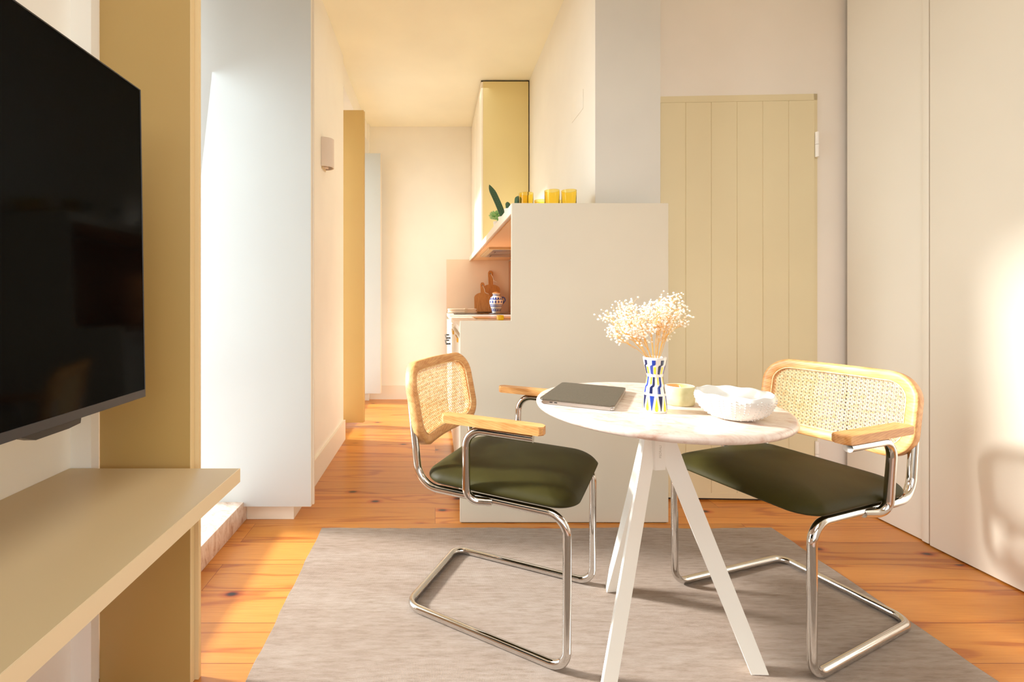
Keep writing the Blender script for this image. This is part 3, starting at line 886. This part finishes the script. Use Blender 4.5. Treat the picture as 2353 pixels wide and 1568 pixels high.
cantilever_chair('right cane-back armchair with green seat, its back toward the wardrobe doors', .96, 1.456, 3.4966, 1.0)

# ------------------------------------------------------------- on the table
lp = empty('laptop', (.4800, 1.4500, TZ), math.atan2(.269, .147), label='closed dark grey laptop lying at the left edge of the table', cat='laptop')
def slab(name, hw, hh, r, z0, z1, mat, bev, par):
    bm = bmesh.new(); prism_into(bm, rrect(hw, hh, r, 8), z0, z1)
    bmesh.ops.bevel(bm, geom=[e for e in bm.edges if abs(e.verts[0].co.z-e.verts[1].co.z) < 1e-6], offset=bev, segments=3, affect='EDGES')
    return obj(name, bm, mat, par, 40)
slab('base', .152, .106, .010, .0012, .0108, ALU, .003, lp)
slab('lid', .152, .106, .010, .0112, .0160, LAPTOP, .0012, lp)
bm = bmesh.new()
for y in (.066, .052): box_into(bm, -.1526, -.1515, y, y+.0085, .0055, .0085)
obj('port', bm, BLACKPL, lp)
for x in (-.12, .12):
    for y in (-.08, .08):
        bm = bmesh.new(); lathe_into(bm, [(0, 0.0002), (.008, 0.0002), (.008, .0014), (0, .0014)], 12, 0, x, y)
        obj('rubber_foot', bm, BLACKPL, lp)

# vase
VX, VY = .617, 1.272
vs = empty('flower_vase', (VX, VY, TZ+.0005), math.radians(5), label='waisted white vase with blue and yellow shapes standing mid table', cat='vase')
vp = smooth_prof([(.0300, .0), (.0312, .008), (.0285, .045), (.0215, .088), (.0202, .097), (.0222, .108), (.0285, .135), (.0305, .149), (.0300, .152)], 6)
bm = bmesh.new(); lathe_into(bm, [(0, 0)]+vp+[(.0272, .1515), (.0255, .135), (.018, .105), (.018, .09), (.025, .03), (0, .02)], 64)
VH = .152
def vf(a, t, off):
    z = t*VH; r = prof_r(vp, z)+off; return (r*math.cos(a), r*math.sin(a), z)
NP = 8; pitch = 2*PI/NP
for k in range(NP):
    a0 = k*pitch
    W = lambda P_: [(a0+x*pitch, t) for x, t in P_]
    mt = 1 if k % 2 else 2
    stamp(bm, vf, W([(0, .955), (.42, .955), (.42, .885), (.36, .868), (.1, .85), (.08, .69), (-.28, .70), (-.28, .835), (-.2, .855), (0, .87)]), mt)
    stamp(bm, vf, W([(.2, .70), (.47, .70), (.47, .82), (.42, .835), (.24, .83), (.2, .82)]), 3)
    stamp(bm, vf, W([(0, .645), (.32, .645), (.32, .51), (.24, .475), (.04, .455), (.04, .345), (-.34, .345), (-.34, .455), (-.22, .475), (0, .5)]), 3-mt)
    stamp(bm, vf, W([(-.34, .51), (-.12, .51), (-.12, .64), (-.34, .64)]), 3)
    stamp(bm, vf, W([(-.27, .305), (.27, .305), (.03, .04), (-.03, .04)]), mt)
    stamp(bm, vf, W([(.5, .295), (.42, .2), (.32, .09), (.34, .05), (.42, .03), (.58, .03), (.66, .05), (.68, .09), (.58, .2)]), 3)
obj('body', bm, [CERW, BLUE, NAVY, YELLOW], vs, 50)

# dried gypsophila, each stem its own mesh, blossoms one cloud
fl = empty('dried_flowers', (VX, VY, TZ+.1), label='bunch of dried cream baby\'s breath in the patterned vase', cat='flowers')
bl = bmesh.new()
rnd = random.Random(11)
def blossom(p, r):
    M4 = Matrix.Translation(p) @ Matrix.Rotation(rnd.uniform(0, 3), 4, 'X') @ Matrix.Diagonal((r, r, r*rnd.uniform(.7, 1), 1))
    bmesh.ops.create_icosphere(bl, subdivisions=1, radius=1, matrix=M4)
def branch(bm, p, d, ln, r, lvl):
    bend = Vector((rnd.uniform(-1, 1), rnd.uniform(-1, 1), rnd.uniform(-.2, .6)))*.25
    pts = [p]; q = p.copy(); dd = d.copy()
    for i in range(4):
        dd = (dd+bend*.25).normalized(); q = q+dd*ln/4; pts.append(q.copy())
    tube_into(bm, pts, r, 4, True, 0, lambda t: 1-.4*t)
    if lvl == 0:
        blossom(q, rnd.uniform(.0020, .0036)); return
    n = 5 if lvl == 2 else 4
    for i in range(n):
        base = pts[min(4, 2+i % 3)] if lvl == 2 else pts[1+i % 4]
        side = Vector((rnd.gauss(0, 1), rnd.gauss(0, 1), rnd.gauss(.1, .7))).normalized()
        nd = (dd*1.0+side*.75).normalized()
        branch(bm, base, nd, ln*rnd.uniform(.4, .62) if lvl == 2 else ln*rnd.uniform(.45, .8), r*.6, lvl-1)
# tips laid out over the spread of the bunch: (across, height, depth)
tips = [(-.088, .125, .01), (-.092, .098, -.02), (-.066, .135, .02), (-.080, .066, .01), (-.045, .138, -.01), (-.055, .10, .03), (-.025, .13, -.03), (-.005, .14, .02),
        (.008, .12, -.02), (.020, .158, .01), (.034, .172, -.01), (.046, .150, .02), (.030, .125, -.03), (-.018, .085, .03), (-.06, .075, -.02), (.040, .105, .01), (-.03, .06, .0), (.014, .08, .02)]
vx = Vector((1, .0, 0)); 
for tx, tz, ty in tips:
    bm = bmesh.new()
    foot = Vector((-tx*.12, -ty*.2, -.03)); mouth = Vector((max(-.018, min(.018, tx*.28)), ty*.3, .048))
    tip = Vector((tx, ty, .048+tz*.72))
    tube_into(bm, [foot, mouth, mouth.lerp(tip, .5)+Vector((0, 0, .004)), tip], .0009, 5)
    d = (tip-mouth).normalized()
    for f_, l_ in ((.55, .045), (.75, .045), (1, .045), (1, .04)):
        side = Vector((rnd.gauss(0, 1), rnd.gauss(0, 1), rnd.gauss(0, .6))).normalized()
        branch(bm, mouth.lerp(tip, f_), (d+side*.55).normalized(), l_*rnd.uniform(.8, 1.1), .0007, 2)
    obj('stem', bm, STEMM, fl)
tag(obj('blossoms', bl, BLOSSOM, fl), kind='stuff')

# candle
cd = empty('candle', (.731, 1.352, TZ+.0003), label='unlit candle in an oval sage green clay bowl behind the vase', cat='candle')
cprof = [(0, 0), (.034, 0), (.0375, .004), (.0385, .02), (.0375, .04), (.0375, .0555)]
fo = lambda r, z, a: (r*(1+.06*math.cos(2*a)), z)
bm = bmesh.new(); lathe_into(bm, cprof, 48, 0, fn=fo)
lathe_into(bm, [(.0375, .0555), (.0368, .0568), (.0352, .0562)], 48, 1, fn=fo); lathe_into(bm, [(.0352, .0562), (.034, .047), (.033, .036), (.001, .036)], 48, 2, fn=fo)
bmesh.ops.remove_doubles(bm, verts=bm.verts, dist=.00002)
obj('bowl', bm, [CLAY, CLAYRIM, CLAYIN], cd, 60)
bm = bmesh.new(); lathe_into(bm, [(0, .037), (.032, .037), (.0325, .0455), (.006, .0452), (0, .0455)], 40, fn=fo); obj('wax', bm, WAX, cd, 60)
bm = bmesh.new(); tube_into(bm, [(0, 0, .045), (.001, 0, .052), (-.001, .001, .057)], .0012, 6); obj('wick', bm, CERW, cd)

# sea-urchin bowl
ub = empty('sea_urchin_bowl', (.792, 1.200, TZ+.0004), .2, label='white ribbed sea-urchin bowl covered in raised dots, right of the candle', cat='bowl')
def uf(r, z, a):
    k = z/.068
    w = 1+.011*k*math.cos(10*a)
    return r*w, z+(-.0016*math.cos(10*a)*max(0, (k-.7)/.3))
uprof = smooth_prof([(.034, 0), (.052, .004), (.075, .020), (.0885, .042), (.0920, .057), (.0890, .069)], 5)
bm = bmesh.new()
lathe_into(bm, [(0, .0)]+uprof+[(.0865, .069), (.0845, .064), (.083, .046), (.066, .026), (.042, .010), (0, .008)], 120, fn=uf)
ubo = obj('shell', bm, CERW, ub, 80)
bm = bmesh.new()
for q in range(10):
    for c_, (da, rows) in enumerate(((-.2, 9), (-.09, 8), (.09, 8), (.2, 9), (.31, 6))):
        for i in range(rows):
            z = .006+.056*(i+.5*(c_ % 2))/rows; a = 2*PI*q/10+da+.0
            r, zz = uf(prof_r(uprof, z), z, a)
            sz = .0023 if c_ in (0, 3) else .0017
            bmesh.ops.create_icosphere(bm, subdivisions=1, radius=sz, matrix=Matrix.Translation((r*math.cos(a), r*math.sin(a), zz)))
tag(obj('raised_dots', bm, CERW, ub, 179), kind='stuff')

# ---------------------------------------------------------------- light
W = bpy.data.worlds.new('world'); bpy.context.scene.world = W; W.use_nodes = True
bg = W.node_tree.nodes['Background']; bg.inputs['Strength'].default_value = 2.3
_nt = W.node_tree; _tc = _nt.nodes.new('ShaderNodeTexCoord'); _sx = _nt.nodes.new('ShaderNodeSeparateXYZ'); _rp = _nt.nodes.new('ShaderNodeValToRGB')
_nt.links.new(_tc.outputs['Generated'], _sx.inputs[0]); _nt.links.new(_sx.outputs['Z'], _rp.inputs['Fac'])
_rp.color_ramp.elements[0].position = 0; _rp.color_ramp.elements[0].color = (.10, .08, .06, 1)
_rp.color_ramp.elements[1].position = .06; _rp.color_ramp.elements[1].color = (.96, .985, .97, 1)
_nt.links.new(_rp.outputs['Color'], bg.inputs['Color'])

def area(name, loc, target, sx, sy, power, col, spread=180):
    l = bpy.data.lights.new(name, 'AREA'); l.shape = 'RECTANGLE'; l.size = sx; l.size_y = sy; l.energy = power; l.color = col
    l.spread = math.radians(spread)
    o = bpy.data.objects.new(name, l); C.objects.link(o); o.location = loc
    o.rotation_euler = (Vector(target)-Vector(loc)).to_track_quat('-Z', 'Y').to_euler()
    return o
area('window_daylight', (-1.16, 1.75, 1.15), (2.1, 1.8, .8), .8, 2.0, 11, (.84, .95, .98), 100)
area('hall_window_daylight', (-1.15, 4.1, 1.4), (.3, 4.0, 1.3), 1.1, 2.4, 6.5, (.86, .97, .95), 140)
area('room_fill_light', (.4, .2, 2.8), (.3, 1.2, 0), 1.6, 1.6, 20, (.93, 1, 1))  # soft fill added below the ceiling to lift the dim room, no fixture
area('hall_fill_light', (.1, 3.2, 2.85), (.1, 3.2, 0), .7, 1.6, 1.8, (.95, 1, .93))  # added glow for hall and kitchen, no lamp hangs here
sl = bpy.data.lights.new('sun', 'SUN'); sl.energy = 8.5; sl.color = (1, .975, .92); sl.angle = math.radians(6)
so = bpy.data.objects.new('sun', sl); C.objects.link(so)
az = math.radians(-9); so.rotation_euler = Vector((math.cos(az), math.sin(az), -math.tan(math.radians(24)))).to_track_quat('-Z', 'Y').to_euler()
so.location = (-3, 2.5, 2.5)

# ---------------------------------------------------------------- camera
cam = bpy.data.cameras.new('camera'); co = bpy.data.objects.new('camera', cam); C.objects.link(co)
co.location = (0, 0, EYE); co.rotation_euler = (PI/2, 0, 0)
cam.sensor_width = 36; cam.sensor_fit = 'HORIZONTAL'; cam.lens = 1040/2353*36
cam.shift_x = (1176.5-1000)/2353; cam.shift_y = -(784-690)/2353
cam.clip_start = .02
bpy.context.scene.camera = co
S = bpy.context.scene
S.view_settings.view_transform = 'Standard'; S.view_settings.look = 'None'; S.view_settings.exposure = .52; S.view_settings.gamma = 1.15
try:
    S.cycles.use_denoising = True; S.cycles.max_bounces = 12; S.cycles.diffuse_bounces = 8; S.cycles.transmission_bounces = 8
    S.cycles.sample_clamp_indirect = 6.0; S.cycles.caustics_reflective = False; S.cycles.caustics_refractive = False
except Exception: pass
